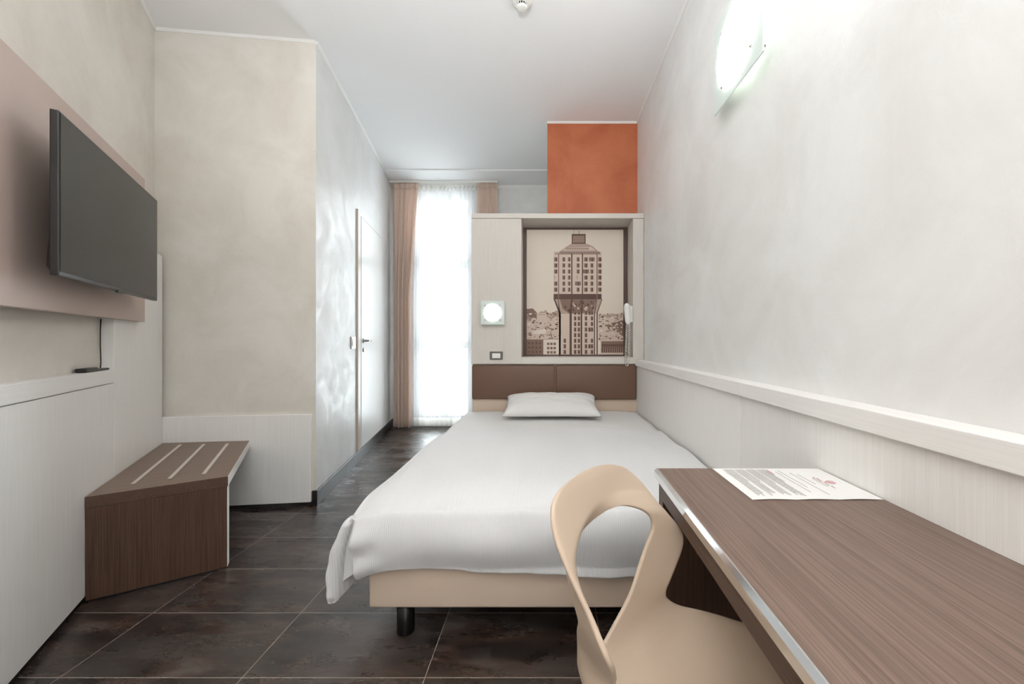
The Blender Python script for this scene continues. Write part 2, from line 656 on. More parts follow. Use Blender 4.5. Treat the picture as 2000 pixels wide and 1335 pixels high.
# ------------------------------------------------------------------ window
wf = B()
yw0, yw1 = YW + .06, YW + .13
fw_ = .055
for x0, x1 in ((WX0, WX0 + fw_), (WX1 - fw_, WX1), (-1.36, -1.29)):
    box(wf, x0, x1, yw0, yw1, WZ0, WZ1)
for z0, z1 in ((WZ0, WZ0 + .07), (WZ1 - .10, WZ1), (2.04, 2.15), (1.0, 1.09)):
    box(wf, WX0 + fw_, WX1 - fw_, yw0 + .005, yw1 - .005, z0, z1)
win = struct('window_1', wf, M['door'])
for (x0, x1) in ((WX0 + fw_, -1.36), (-1.29, WX1 - fw_)):
    for (z0, z1) in ((WZ0 + .07, 1.0), (1.09, 2.04), (2.15, WZ1 - .10)):
        bm = B(); box(bm, x0, x1, YW + .092, YW + .098, z0, z1)
        obj('window_pane', bm, M['glass'], win)
bm = B(); box(bm, WX0, WX1, YW - .02, YW + .06, WZ0 - .03, WZ0); bevel(bm, .003, 1)
obj('window_sill', bm, M['door'], win)

# ------------------------------------------------------------------ door
SD0, SD1, ZD = 1.005, 1.82, 2.255
bm = B()
lbox(bm, DW, SD0 - .035, SD0, -.02, .004, .10, ZD + .03)
lbox(bm, DW, SD1, SD1 + .03, -.02, .004, .10, ZD + .03)
lbox(bm, DW, SD0, SD1, -.02, .004, ZD + .006, ZD + .03)
dr = struct('door_1', bm, M['door'])
bm = B(); lbox(bm, DW, SD0, SD1, -.02, .0015, .10, ZD + .006)
obj('door_reveal', bm, M['doorgap'], dr)
bm = B(); lbox(bm, DW, SD0 + .007, SD1 - .003, -.01, .008, .104, ZD); bevel(bm, .002, 1)
obj('door_leaf', bm, M['door'], dr)
bm = B()
lathe(bm, [(0, 0), (.024, 0), (.024, .006), (.011, .008), (.011, .045), (0, .045)], DW(SD0 + .065, .006, 1.10), (*DN, 0), 20)
tube(bm, [DW(SD0 + .065, .046, 1.10), DW(SD0 + .10, .048, 1.10), DW(SD0 + .185, .048, 1.10)], [.0095, .0095, .008], 10)
obj('door_handle', bm, M['steel'], dr, True, 'satin steel lever handle')
bm = B(); lathe(bm, [(0, 0), (.022, 0), (.022, .006), (.012, .012), (0, .014)], DW(SD0 + .065, .006, 1.015), (*DN, 0), 20)
obj('door_lock', bm, M['steel'], dr, True, 'round steel lock rose')
bm = B(); lbox(bm, DW, .885, .955, 0, .015, .108, 2.285); bevel(bm, .002, 1)
struct('trim_15', bm, M['jamb'])

# ------------------------------------------------------------------ wall plate by the door
t = thing('card_switch', 'small steel switch plate beside the taupe upright by the white door', 'switch', DW(.76, 0, 1.02))
bm = B(); lbox(bm, DW, .72, .83, .001, .010, 1.03, 1.135); bevel(bm, .003, 2)
obj('plate', bm, M['steel'], t)
bm = B(); lbox(bm, DW, .735, .80, .010, .014, 1.05, 1.115); bevel(bm, .003, 2)
obj('rocker', bm, M['white_plastic'], t, label='white rocker')

# ------------------------------------------------------------------ curtains
YC = 4.76
bm = B()
box(bm, -1.965, -.62, YC - .03, YC + .07, ZC - .036, ZC - .013)
tag(obj('curtain_rail', bm, M['white_plastic']), 'white curtain rail fixed along the ceiling above the tall window', 'curtain rail')


def curtain(bm, x0, x1, xb0, xb1, y, amp, folds, z0, z1, seed, nu=150, nv=40, phase=0, bulge=0.0):
    def fn(u, v):
        z = lerp(z1, z0, v)
        k = min(1, v * 2.2) ** .8
        a, b = lerp(x0, xb0, k), lerp(x1, xb1, k)
        ph = u * folds * math.tau + phase + .5 * math.sin(u * 9 + seed) + .25 * math.sin(v * 2.4 + u * 5 + seed)
        am = amp * (.45 + .55 * min(1, v * 3)) * (.8 + .3 * math.sin(u * 13 + seed * 2))
        x = lerp(a, b, u) + .35 * am * math.sin(2 * ph + .4)
        return (x, y + am * math.sin(ph) + bulge * math.sin(math.pi * min(1, v * 3)), z)
    return grid(bm, fn, nu, nv)


def drape(name, label, x0, x1, xb0, xb1, folds, seed, z0, y):
    t = thing(name, label, 'curtain', ((x0 + x1) / 2, y, z0), 'pair of beige drapes at the tall window')
    bm = B(); curtain(bm, x0, x1, xb0, xb1, y, .036, folds, z0, ZC - .07, seed)
    o = obj('curtain_panel', bm, M['drape'], t, True)
    md = o.modifiers.new('thick', 'SOLIDIFY'); md.thickness = .003
    bm = B(); curtain(bm, x0, x1, lerp(x0, xb0, .1), lerp(x1, xb1, .1), y, .022, folds, ZC - .105, ZC - .037, seed, nv=4)
    o = obj('heading_tape', bm, M['drape'], t, True)
    md = o.modifiers.new('thick', 'SOLIDIFY'); md.thickness = .004
    return t


drape('drape', 'long beige drape hanging to the floor beside the white door wall', -1.945, -1.60, -1.925, -1.70, 5, 1.0, .025, YC - .01)
drape('drape', 'short showing beige drape bunched above the bedhead cabinet, right of the window', -.885, -.625, -.88, -.62, 5, 2.3, .025, YC - .01)


def voile(label, x0, x1, xb0, xb1, folds, seed, phase, y):
    t = thing('sheer_curtain', label, 'sheer curtain', ((x0 + x1) / 2, y, .03), 'pair of white voile curtains at the tall window')
    bm = B(); curtain(bm, x0, x1, xb0, xb1, y, .017, folds, .13, ZC - .045, seed, 170, 40, phase)
    obj('voile_panel', bm, M['sheer'], t, True)
    bm = B(); curtain(bm, xb0, xb1, xb0, xb1, y - .0015, .017, folds, .028, .131, seed, 170, 4, phase)
    obj('bottom_hem', bm, M['hem'], t, True, 'thicker opaque hem band')
    bm = B(); curtain(bm, x0, x1, x0, x1, y, .012, folds, ZC - .10, ZC - .037, seed, 170, 4, phase)
    obj('heading_tape', bm, M['hem'], t, True)
    return t


voile('white voile curtain on the left half of the tall window, next to the beige drape', -1.66, -1.240, -1.70, -1.222, 7, .4, .3, YC + .05)
voile('white voile curtain on the right half of the tall window, beside the bedhead cabinet', -1.226, -.84, -1.206, -.84, 7, 1.9, 1.2, YC + .05)

# ------------------------------------------------------------------ bedhead cabinet with niche
YH, YB = 3.245, 3.483
k = YH / F
hx = lambda px: (px - CX) * k
hz = lambda py: H + (CY - py) * k
cab = thing('bedhead_cabinet', 'pale laminate bedhead cabinet with a deep picture niche, above the bed', 'headboard', (.09, YH, 0))
XL, XN0, XN1, XE = hx(921), hx(1018.5), hx(1236.5), XR - .003
ZB, ZN0, ZN1, ZT = hz(710.5), hz(697), hz(426.5), hz(416.5)
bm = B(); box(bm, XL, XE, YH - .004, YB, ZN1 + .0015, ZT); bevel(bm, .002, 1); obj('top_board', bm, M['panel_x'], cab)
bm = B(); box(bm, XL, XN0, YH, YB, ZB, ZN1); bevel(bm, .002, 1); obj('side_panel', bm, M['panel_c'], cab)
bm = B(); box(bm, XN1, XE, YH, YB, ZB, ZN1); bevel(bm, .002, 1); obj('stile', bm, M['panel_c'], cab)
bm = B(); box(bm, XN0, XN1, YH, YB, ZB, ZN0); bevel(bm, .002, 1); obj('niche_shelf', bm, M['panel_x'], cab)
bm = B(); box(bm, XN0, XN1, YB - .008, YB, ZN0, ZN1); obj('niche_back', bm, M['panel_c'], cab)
# upholstered headboard below
hb = thing('headboard', 'beige headboard with two brown leatherette cushions behind the pillow', 'headboard', (.06, YH + .05, 0))
bm = B(); box(bm, XL, hx(1247), YH + .035, YB, .05, hz(711.5)); bevel(bm, .003, 1); obj('backboard', bm, M['beige_base'], hb)


def cushion(x0, x1, z0, z1):
    bm = B()
    box(bm, x0, x1, YH + .004, YH + .035, z0, z1)
    bevel(bm, .014, 4)
    return obj('cushion', bm, M['leather'], hb, True)


cushion(XL, hx(1084) - .001, hz(779.5), hz(713))
cushion(hx(1085) + .001, hx(1243.5), hz(780.5), hz(713))

# ------------------------------------------------------------------ the print in the niche
YP = YB - .0115                                   # face of the print
pk = YP / F
pic = thing('framed_print', 'sepia print of a top-heavy tower in a thin dark brown frame inside the niche', 'picture', (XN0 + .47, YP, ZN0))
tones = [plain('print_sky', srgb(222, 210, 196), .55), plain('print_light', srgb(208, 188, 174), .55), plain('print_mid', srgb(176, 152, 137), .55),
         plain('print_brown', srgb(128, 101, 87), .55), plain('print_dark', srgb(88, 62, 51), .55)]
SKY, LIGHT, MID, BROWN, DARK = range(5)
bm = B()
layer = [0]


def zc(zx, zy, d=0):
    """coordinates on the print, in the units of a 1157 wide sketch of it"""
    px, py = 1000 + zx / 4.45, 430 + zy / 4.45
    return ((px - CX) * pk, YP - d, H + (CY - py) * pk)


def shp(pts, tone, lv):
    vs = [bm.verts.new(zc(x, y, lv * .0002)) for x, y in pts]
    f = bm.faces.new(vs)
    f.material_index = tone


def rct(x0, y0, x1, y1, tone, lv):
    shp([(x0, y0), (x0, y1), (x1, y1), (x1, y0)], tone, lv)


PX0, PX1, PY0, PY1 = 128, 968, 82, 1166
rct(PX0, PY0, PX1, PY1, SKY, 0)
rr = random.Random(11)


def ridge(x0, x1, base, amp, tone, lv, n=26, bottom=PY1):
    pts = [(x0, bottom)]
    top = []
    for i in range(n + 1):
        x = lerp(x0, x1, i / n)
        top.append((x, base + amp * smooth_noise(i * .9, 0, base) + rr.uniform(-amp, amp) * .35))
    pts = [(x0, bottom), (x1, bottom)] + top[::-1]
    shp(pts, tone, lv)


ridge(PX0, 420, 795, 16, MID, 1)
ridge(735, PX1, 815, 12, MID, 1)
ridge(PX0, 420, 850, 18, LIGHT, 2)
ridge(735, PX1, 850, 14, LIGHT, 2)
shp([(820, 910), (870, 890), (968, 865), (968, 1010), (900, 960), (840, 950)], BROWN, 3)
shp([(128, 770), (180, 765), (215, 800), (215, 850), (128, 862)], BROWN, 3)
for i in range(330):                               # rooftops and trees of the town
    left = rr.random() < .56
    x = rr.uniform(PX0, 405) if left else rr.uniform(735, PX1 - 8)
    y = rr.uniform(800, 1040)
    w, h_ = rr.uniform(6, 26), rr.uniform(4, 15)
    x1, y1 = min(x + w, PX1 if not left else 412), y + h_
    s = rr.uniform(-5, 5)
    shp([(x, y), (x + s, y1), (x1, y1 + s * .5), (x1 - s, y + s * .4)], rr.choice([LIGHT, LIGHT, MID, MID, BROWN, BROWN, SKY, DARK]), 4 + i * .01)
rct(215, 805, 300, 880, LIGHT, 8); rct(225, 815, 290, 822, MID, 8.2)
shp([(180, 985), (180, 960), (290, 945), (300, 975), (270, 990)], SKY, 8)
rct(PX0, 1035, 272, PY1, BROWN, 9)
for i in range(12):
    x, y = 140 + (i % 4) * 33, 1060 + (i // 4) * 38
    rct(x, y, x + 12, y + 14, DARK, 9.3)
rct(272, 1035, 405, PY1, SKY, 9); rct(272, 1028, 405, 1036, MID, 9.2)
for i in range(9):
    x, y = 305 + (i % 3) * 28, 1062 + (i // 3) * 37
    rct(x, y, x + 20, y + 22, BROWN, 9.4)
rct(735, 1040, PX1, PY1, LIGHT, 9); rct(745, 1050, 772, 1160, SKY, 9.2)
rct(775, 1050, PX1, 1150, BROWN, 9.2)
for i in range(10):
    rct(782 + i * 18.5, 1076, 795 + i * 18.5, 1096, DARK, 9.4)
    rct(782 + i * 18.5, 1104, 790 + i * 18.5, 1150, DARK, 9.4)
    rct(793 + i * 18.5, 1110, 797 + i * 18.5, 1148, MID, 9.4)
# shaft, flare, head, roof
shp([(408, PY1), (738, PY1), (735, 800), (415, 800)], LIGHT, 12)
shp([(360, 684), (782, 684), (735, 812), (415, 812)], MID, 12.1)
shp([(415, 684), (735, 684), (700, 800), (500, 812), (440, 770)], BROWN, 12.2)
for i in range(26):
    x, y = rr.uniform(430, 715), rr.uniform(700, 780)
    shp([(x, y), (x + rr.uniform(4, 12), y + rr.uniform(10, 30)), (x + rr.uniform(14, 30), y + rr.uniform(6, 22)), (x + 10, y - 4)], rr.choice([DARK, MID, LIGHT, DARK]), 12.3 + i * .01)
rct(362, 272, 778, 645, LIGHT, 13)
rct(362, 640, 778, 686, DARK, 13.1)
rct(372, 280, 770, 300, MID, 13.1)
for i in range(32):
    rct(414 + i * 11, 272, 420 + i * 11, 292, DARK, 13.2)
shp([(412, 272), (752, 272), (700, 225), (650, 203), (515, 203), (470, 232)], MID, 13.3)
shp([(440, 262), (725, 262), (690, 232), (480, 236)], LIGHT, 13.4)
for i in range(20):
    rct(470 + i * 10, 238, 476 + i * 10, 256, BROWN, 13.5)
rct(519, 120, 640, 205, DARK, 13.6); rct(527, 132, 632, 199, BROWN, 13.7)
for i in range(5):
    rct(530, 140 + i * 11, 629, 144 + i * 11, MID, 13.8)
rct(535, 84, 539, 120, MID, 13.6); rct(580, 92, 585, 120, BROWN, 13.6); rct(625, 84, 628, 120, LIGHT, 13.6)
cols = [365, 400, 440, 488, 560, 628, 684, 748]
for r in range(6):                                 # window rows of the head
    y = 322 + r * 52.5
    for c, x in enumerate([366, 438, 486, 562, 627, 682, 748]):
        w = 30 if c in (0, 4, 6) else 24
        if (r * 7 + c * 3) % 11 == 4:
            rct(x - 14, y, x + w + 12, y + 34, BROWN, 14)
        if r == 3 and c in (0, 3):
            rct(x + 2, y, x + 6, y + 34, BROWN, 14.1)
            continue
        rct(x, y, x + w, y + 36, BROWN, 14.1)
        rct(x + w * .45, y + 5, x + w * .85, y + 34, DARK, 14.2)
for x, w in ((400, 9), (513, 12), (606, 11), (733, 10)):   # ribs
    rct(x, 290, x + w, 686, DARK if w > 10 else BROWN, 14.5)
    rct(x - 5, 300, x, 640, SKY, 14.5)
for (xa, xb, w) in ((362, 408, 16), (400, 410, 8), (513, 500, 20), (606, 596, 15), (733, 712, 9), (778, 735, 10)):
    shp([(xa, 684), (xb, 812), (xb, PY1), (xb + w, PY1), (xb + w, 805), (xa + w * .7, 684)], DARK, 14.6)
    rct(xb + w, 812, xb + w + 6, PY1, SKY, 14.6)
for r in range(8):                                 # window rows of the shaft
    y = 785 + r * 48.5
    for c, x in enumerate([448, 538, 570, 632, 662, 684]):
        if (c == 0 and r < 5) or (c == 4 and r % 3) or (c == 5 and r == 4):
            continue
        rct(x, y, x + 21, y + 36, BROWN, 14.8)
        rct(x + 8, y + 8, x + 17, y + 36, DARK, 14.9)
obj('print', bm, tones, pic, recalc=False)
bm = B()
for (x0, y0, x1, y1) in ((98, 62, 128, 1187), (968, 62, 1003, 1187), (128, 62, 968, 82), (128, PY1, 968, 1187)):
    a, b = zc(x0, y1, 0), zc(x1, y0, 0)
    box(bm, max(a[0], XN0 + .001), min(b[0], XN1 - .001), YP - .006, YB - .009, max(a[2], ZN0 + .001), min(b[2], ZN1 - .001))
obj('frame', bm, plain('frame_brown', srgb(84, 60, 52), .4), pic)
bm = B(); a, b = zc(PX0 - 6, PY1 + 6), zc(PX1 + 6, PY0 - 6)
box(bm, a[0], b[0], YP + .0008, YB - .0085, a[2], b[2]); obj('backing_board', bm, M['panel'], pic)

# ------------------------------------------------------------------ bedside lamp, switch, phone
def glass_lamp(name, label, cat, c, ax, up, half, rad, off, glowmat, screws, dome=.03):
    """square glass plate held off the wall, lit round diffuser"""
    ax, up = Vector(ax), Vector(up)
    si = up.cross(ax).normalized()
    c = Vector(c)
    t = thing(name, label, cat, c)

    def slab(bm, hw, hh, d0, d1):
        hexa(bm, [c + si * a * hw + up * b * hh + ax * d for d in (d0, d1) for a, b in ((-1, -1), (1, -1), (1, 1), (-1, 1))])
    bm = B(); lathe(bm, [(0, .001), (rad * .5, .001), (rad * .5, off - .012), (0, off - .012)], c, ax, 36)
    obj('lamp_base', bm, M['white_plastic'], t, True)
    bm = B(); slab(bm, half, half, off - .006, off); bevel(bm, .0012, 1)
    obj('glass_plate', bm, M['lampglass'], t, label='clear greenish square glass plate')
    bm = B()
    prof = [(0, 0), (0, 0), (rad, off + .0005), (rad, off + .003)] + [(rad * math.cos(a), off + .003 + dome * math.sin(a)) for a in [i * math.pi / 24 for i in range(1, 12)]] + [(0, off + .003 + dome)]
    lathe(bm, prof[2:], c, ax, 44)
    obj('diffuser', bm, glowmat, t, True, 'lit round white diffuser')
    for a, b in ((-1, -1), (1, -1), (1, 1), (-1, 1)):
        bm = B()
        lathe(bm, [(0, .001), (.004, .001), (.004, off + .001), (.0065, off + .001), (.0065, off + .005), (0, off + .007)], c + si * a * screws + up * b * screws, ax, 14)
        obj('screw', bm, M['steel'], t, True, 'small steel screw')
    return t


LC = (hx(963.5), YH, hz(611))
glass_lamp('bedside_lamp', 'small lit square glass lamp on the pale cabinet left of the print', 'lamp', LC, (0, -1, 0), (0, 0, 1), .100, .074, .045, M['glow_small'], .060, .022)
SC = (XR, 1.559, 2.333)
glass_lamp('wall_lamp', 'large lit square glass lamp high on the right wall', 'lamp', SC, (-1, 0, 0), (0, 0, 1), .199, .165, .055, M['glow_big'], .118, .007)

# its twin on the left wall, just outside the picture
glass_lamp('wall_lamp', 'lit square glass lamp high on the left wall above the taupe board', 'lamp', LW(-.80, LO, 2.33), (*LN, 0), (0, 0, 1), .19, .158, .085, M['glow_left'], .128, .01)

t = thing('light_switch', 'black framed switch with a white rocker low on the pale cabinet', 'switch', (hx(969.5), YH, hz(694)))
bm = B(); box(bm, hx(957), hx(982), YH - .009, YH - .0005, hz(702), hz(686)); bevel(bm, .004, 2); obj('frame', bm, M['grey_plastic'], t)
bm = B(); box(bm, hx(961.5), hx(977.5), YH - .012, YH - .009, hz(699), hz(689.5)); bevel(bm, .0015, 1); obj('rocker', bm, M['white_plastic'], t, label='white rocker')

t = thing('telephone', 'white wall telephone handset hanging at the right edge of the niche with a coiled cord', 'telephone', (XN1 - .03, YH + .02, hz(633)))
xp = hx(1224.5)
bm = B()
zz0, zz1 = hz(634), hz(592)
def hs(u, v):
    a = v * math.tau
    w = lerp(zz0, zz1, u)
    r = .028 * (max(0.0, 1 - (2 * u - 1) ** 6)) ** .5 * (.78 + .22 * u) + .0005
    return (xp + .004 * math.cos(u * 3) + r * math.cos(a), YH - .012 + .9 * r * math.sin(a) - .012 * (2 * u - 1) ** 2, w)
grid(bm, hs, 28, 20); bmesh.ops.remove_doubles(bm, verts=bm.verts, dist=.0003)
obj('handset', bm, M['white_plastic'], t, True)
bm = B(); box(bm, xp + .012, XN1 - .0008, YH + .002, YH + .06, zz0 + .02, zz1 - .02); bevel(bm, .006, 2); obj('cradle', bm, M['white_plastic'], t)
bm = B()
pts = []
zt, zb = zz0 + .004, hz(714)
N = 560
for i in range(N + 1):
    s = i / N
    a = s * math.tau * 44
    if s < .5:
        q = s / .5
        cx_, z_ = xp - .004 - .012 * q, lerp(zt, zb + .015, q)
    elif s < .56:
        q = (s - .5) / .06
        cx_, z_ = xp - .016 + .012 * (1 - math.cos(q * math.pi)), zb + .015 - .015 * math.sin(q * math.pi)
    else:
        q = (s - .56) / .44
        cx_, z_ = xp + .008 + .010 * q, lerp(zb + .015, zz0 + .03, q)
    r = .0078 * (0.15 if .49 < s < .57 else 1)
    pts.append((cx_ + r * math.cos(a), YH - .016 + r * math.sin(a), z_))
tube(bm, pts, .0023, 6)
obj('coiled_cord', bm, M['white_plastic'], t, True, 'coiled white cord')

# ------------------------------------------------------------------ bed
YFT, XB0, XB1 = 1.40, -.657, .748
bed = thing('bed', 'double bed with a beige leatherette base on black legs', 'bed', (.045, 2.3, 0))
bm = B(); box(bm, XB0, XB1, YFT, YH + .03, .116, .29); bevel(bm, .010, 3); obj('bed_base', bm, M['beige_base'], bed, True)
bm = B(); box(bm, XB0 + .006, XB1 - .006, YFT + .012, YH, .29, .468); bevel(bm, .03, 4); obj('mattress', bm, M['linen'], bed, True)
for x in (-.537, .60):
    for y in (YFT + .045, YH - .10):
        bm = B(); lathe(bm, [(0, 0), (.030, 0), (.032, .004), (.032, .116), (0, .116)], (x, y, 0), (0, 0, 1), 24)
        obj('leg', bm, M['black_metal'], bed, True)
for y in (YFT + .09, YH - .2):
    bm = B(); box(bm, XB0 + .10, XB1 - .10, y, y + .03, .088, .116)
    obj('crossbar', bm, M['black_metal'], bed)

# sheet at the head of the bed
bm = B()
def sheet(u, v):
    x, y = lerp(-.705, .752, u), lerp(2.506, YH - .004, v)
    e = min(1, u / .03)
    z = .494 + .004 * smooth_noise(x * 7, y * 7, 2) - .025 * (1 - e) ** 2
    z += .008 * math.sin(math.pi * u)
    if u == 0:
        z = .36
    return (x, y, z)
grid(bm, sheet, 60, 40)
o = obj('bed_sheet', bm, M['linen'], None, True)
md = o.modifiers.new('t', 'SOLIDIFY'); md.thickness = .006; md.offset = -1
tag(o, 'white sheet tucked over the head end of the bed beneath the pillow', 'sheet')

# duvet: top, front drop, left drop and the loose corner
XLq, YFq = -.70, 1.385                             # edges of the top
DPL, DPF = .33, .225                               # length of the drops
TOPZ = .512


def duvet(a, b):
    """a: cloth distance right of the left edge, b: distance behind the front edge"""
    def top(x, y):
        crown = .018 * math.sin(math.pi * max(0, min(1, (x - XLq) / 1.45)))
        z = TOPZ + crown + .010 * smooth_noise(x * 5.1 + 1, y * 4.3, 1) + .004 * smooth_noise(x * 17, y * 9, 4)
        ef = max(0, 1 - (y - YFq) / .16)
        z -= .034 * ef ** 2
        el = max(0, 1 - (x - XLq) / .10)
        return z - .022 * el ** 2
    R = .03
    if a >= 0 and b >= 0:
        return (XLq + a, YFq + b, top(XLq + a, YFq + b))
    if a >= 0:                                     # front drop
        q = -b
        x = XLq + a
        q *= 1 + .05 * smooth_noise(x * 3.2, 0, 6) + .16 * max(0, min(1, (x + .6) / .7))
        fall = max(0, q - R * .6)
        bul = .030 * math.sin(min(1, q / DPF) * math.pi) + .012
        ruf = .004 * smooth_noise(x * 30, q * 3, 3) * (q / DPF) ** 2 + .006 * smooth_noise(x * 9, q * 14, 8)
        pin = max(0, 1 - a / .12) * .010 * math.sin(q * 55)
        return (x + .012 * (1 - min(1, a / .5)) * q / DPF * 1.5 + pin * .3, YFq - min(q, R) * .35 - bul - ruf + pin, top(x, YFq) - fall)
    if b >= 0:                                     # left drop
        p = -a
        y = YFq + b
        fall = max(0, p - R * .6)
        bul = .020 * math.sin(min(1, p / DPL) * math.pi) + .015 * (p / DPL) * smooth_noise(y * 5, 0, 2)
        ruf = .007 * smooth_noise(y * 24, p * 3, 3) * (p / DPL)
        fl = .07 * (p / DPL) * max(0, 1 - b / .3) ** 2
        return (XLq - min(p, R) * .35 - bul - ruf - fl, y, top(XLq, y) - fall)
    p, q = -a, -b                                  # corner fold
    rho = math.hypot(p, q)
    th = math.atan2(q, p) / (math.pi / 2)          # 0 side .. 1 front
    # near the front the cloth tucks in behind a crease, then swings out to the left as a flap
    fl = max(0, min(1, (.80 - th) / .35)); fl = fl * fl * (3 - 2 * fl)
    side = 1 - min(1, th / .45)
    crease = math.exp(-((th - .72) / .12) ** 2)
    s = .10 * side + .16 * fl * (1 - side * .4)
    rr_ = rho * (1 - .06 * crease) * (1 - .17 * min(p / DPL, q / DPF) ** 2)
    fall = max(0, rr_ * math.sqrt(1 - s * s) - R * .6)
    front = max(0, min(1, (th - .70) / .30)) ** 1.5
    bulF = .030 * math.sin(min(1, q / DPF) * math.pi) + .012
    bulL = .020 * math.sin(min(1, p / DPL) * math.pi)
    wr = .0014 * math.sin(rho * 75 + th * 4) * fl * min(1, rho / .1)
    x = XLq - s * rr_ - (min(p, R) * .35 + bulL + .018 * math.sin(min(1, rho / .40) * math.pi)) * fl + .012 * front + .010 * crease * min(1, rho / .08) + wr
    y = YFq - front * (min(q, R) * .35 + bulF) + .030 * crease * min(1, rho / .1) + .035 * fl * (1 - side) * min(1, rho / .2) - .02 * fl * rho + wr
    return (x, y, top(XLq, YFq) - fall)


bm = B()
NA, NB = 150, 130
A0, A1, B0, B1 = -DPL, 1.452, -DPF, 1.115
def amap(u):
    return lerp(A0, 0, u / .26) if u < .26 else lerp(0, A1, (u - .26) / .74)
def bmap(v):
    return lerp(B0, 0, v / .28) if v < .28 else lerp(0, B1, (v - .28) / .72)
grid(bm, lambda u, v: duvet(amap(u), bmap(v)), NA, NB)
o = obj('duvet', bm, M['duvet'], None, True)
md = o.modifiers.new('t', 'SOLIDIFY'); md.thickness = .016; md.offset = -1; md.use_rim = True
md = o.modifiers.new('s', 'SUBSURF'); md.levels = 1; md.render_levels = 1
tag(o, 'white finely striped duvet spread over the bed, hanging loose at its front left corner', 'duvet')

# pillow
bm = B()
def pil(side):
    def fn(u, v):
        x, y = 2 * u - 1, 2 * v - 1
        e = max(0, (1 - abs(x) ** 4.5)) ** .55 * max(0, (1 - abs(y) ** 3.0)) ** .5
        pull = 1 - .10 * (1 - abs(x) ** 2) * (abs(y) ** 2) - .0
        px_ = x * (.372 - .022 * (1 - y * y)) * 1.0
        py_ = y * (.20 - .020 * (1 - x * x))
        hgt = (.092 if side > 0 else .026) * e
        hgt *= 1 + .10 * smooth_noise(x * 2.5, y * 2.5, 5)
        wr = .004 * smooth_noise(x * 9, y * 7, 3) * e
        tilt = .035 * (y + 1)
        return (.032 + px_, 3.02 + py_, .541 + side * hgt + wr + tilt + .020 * abs(x) ** 6 * (1 if y > 0 else 0))
    return fn
grid(bm, pil(1), 48, 36)
grid(bm, pil(-1), 48, 36)
bmesh.ops.remove_doubles(bm, verts=bm.verts, dist=.0008)
tag(obj('pillow', bm, M['linen'], None, True), 'single white pillow lying at the head of the bed', 'pillow')

# ------------------------------------------------------------------ bench on the left
bench = thing('luggage_bench', 'dark brown wood grain luggage bench in the corner with three metal strips on top', 'bench', LW(.2, .23, 0))
BW, BZ = .463, .4485
def bench_end(o, gap):                             # where the bench meets the facing panel
    return cross(LW(0, o), LD, CW(0, .0185 + gap), CD)
bm = B()
lo_, hi_ = .002, BW
pts = [LW(0, lo_), LW(0, hi_), LW(bench_end(hi_, 0), hi_), LW(bench_end(lo_, 0), lo_)]
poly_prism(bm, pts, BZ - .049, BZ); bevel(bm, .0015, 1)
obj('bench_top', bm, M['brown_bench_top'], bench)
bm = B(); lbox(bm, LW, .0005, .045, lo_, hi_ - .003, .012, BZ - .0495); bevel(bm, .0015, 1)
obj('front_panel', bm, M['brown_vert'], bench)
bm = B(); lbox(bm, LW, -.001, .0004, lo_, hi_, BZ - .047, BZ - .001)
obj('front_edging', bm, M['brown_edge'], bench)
bm = B(); lbox(bm, LW, 0.002, bench_end(hi_, 0) - .003, hi_ + .0002, hi_ + .002, BZ - .046, BZ - .001)
obj('side_edging', bm, M['panel_l'], bench, label='pale edging strip')
bm = B(); lbox(bm, LW, .002, .043, hi_ - .0028, hi_ - .001, .014, BZ - .052)
obj('panel_edging', bm, M['panel'], bench, label='pale edging strip')
bm = B(); lbox(bm, LW, .01, .04, .03, hi_ - .04, 0, .012); obj('foot', bm, M['black'], bench)
for (p, q) in (((352.5, 868.5), (259.5, 945)), ((398.5, 867.5), (331.5, 934.5)), ((444.5, 866.5), (398, 925.5))):
    a, b = Vector(unp(*q, BZ)), Vector(unp(*p, BZ))
    d = (b - a).normalized(); n = Vector((-d.y, d.x)) * .008
    bm = B(); poly_prism(bm, [tuple(a - n), tuple(a + n), tuple(b + n), tuple(b - n)], BZ + .0002, BZ + .0032); bevel(bm, .001, 1)
    obj('metal_strip', bm, M['alu'], bench, label='brushed metal strip')

# ------------------------------------------------------------------ board with television, left wall
tb = thing('wall_board', 'wide taupe board mounted on the left wall behind the television', 'wall panel', LW(0, .015, 1.204))
TZ0, TZ1 = 1.203, 1.985
bm = B(); lbox(bm, LW, -1.25, .573, .002, .030, TZ0, TZ1); bevel(bm, .0015, 1); obj('board', bm, M['taupe'], tb)
for s in (-1.0, -.3):
    bm = B(); lbox(bm, LW, s, s + .06, LO + .001, .002, TZ0 + .05, TZ1 - .05); obj('batten', bm, M['black'], tb)
bm = B(); lbox(bm, LW, .45, .51, LO + .001, .002, 1.66, TZ1 - .05); obj('batten', bm, M['black'], tb)

tv = thing('television', 'flat black television mounted on the taupe board', 'television', LW(-.11, .10, 1.30))
TO, TS0, TS1, TVZ0, TVZ1 = .136, -.562, .338, 1.303, 1.817
bm = B(); lbox(bm, LW, TS0, TS1, TO - .020, TO, TVZ0, TVZ1); bevel(bm, .003, 2); obj('casing', bm, M['black'], tv)
bm = B(); lbox(bm, LW, TS0 + .006, TS1 - .006, TO + .0002, TO + .0012, TVZ0 + .013, TVZ1 - .006); obj('screen', bm, M['screen'], tv, label='switched off screen')
bm = B()
hexa(bm, [LW(TS0 + .05, TO - .045, TVZ0 + .03), LW(TS1 - .05, TO - .045, TVZ0 + .03), LW(TS1 - .05, TO - .02, TVZ0 + .005), LW(TS0 + .012, TO - .02, TVZ0 + .005),
          LW(TS0 + .1, TO - .045, TVZ1 - .16), LW(TS1 - .1, TO - .045, TVZ1 - .16), LW(TS1 - .03, TO - .02, TVZ1 - .05), LW(TS0 + .02, TO - .02, TVZ1 - .05)])
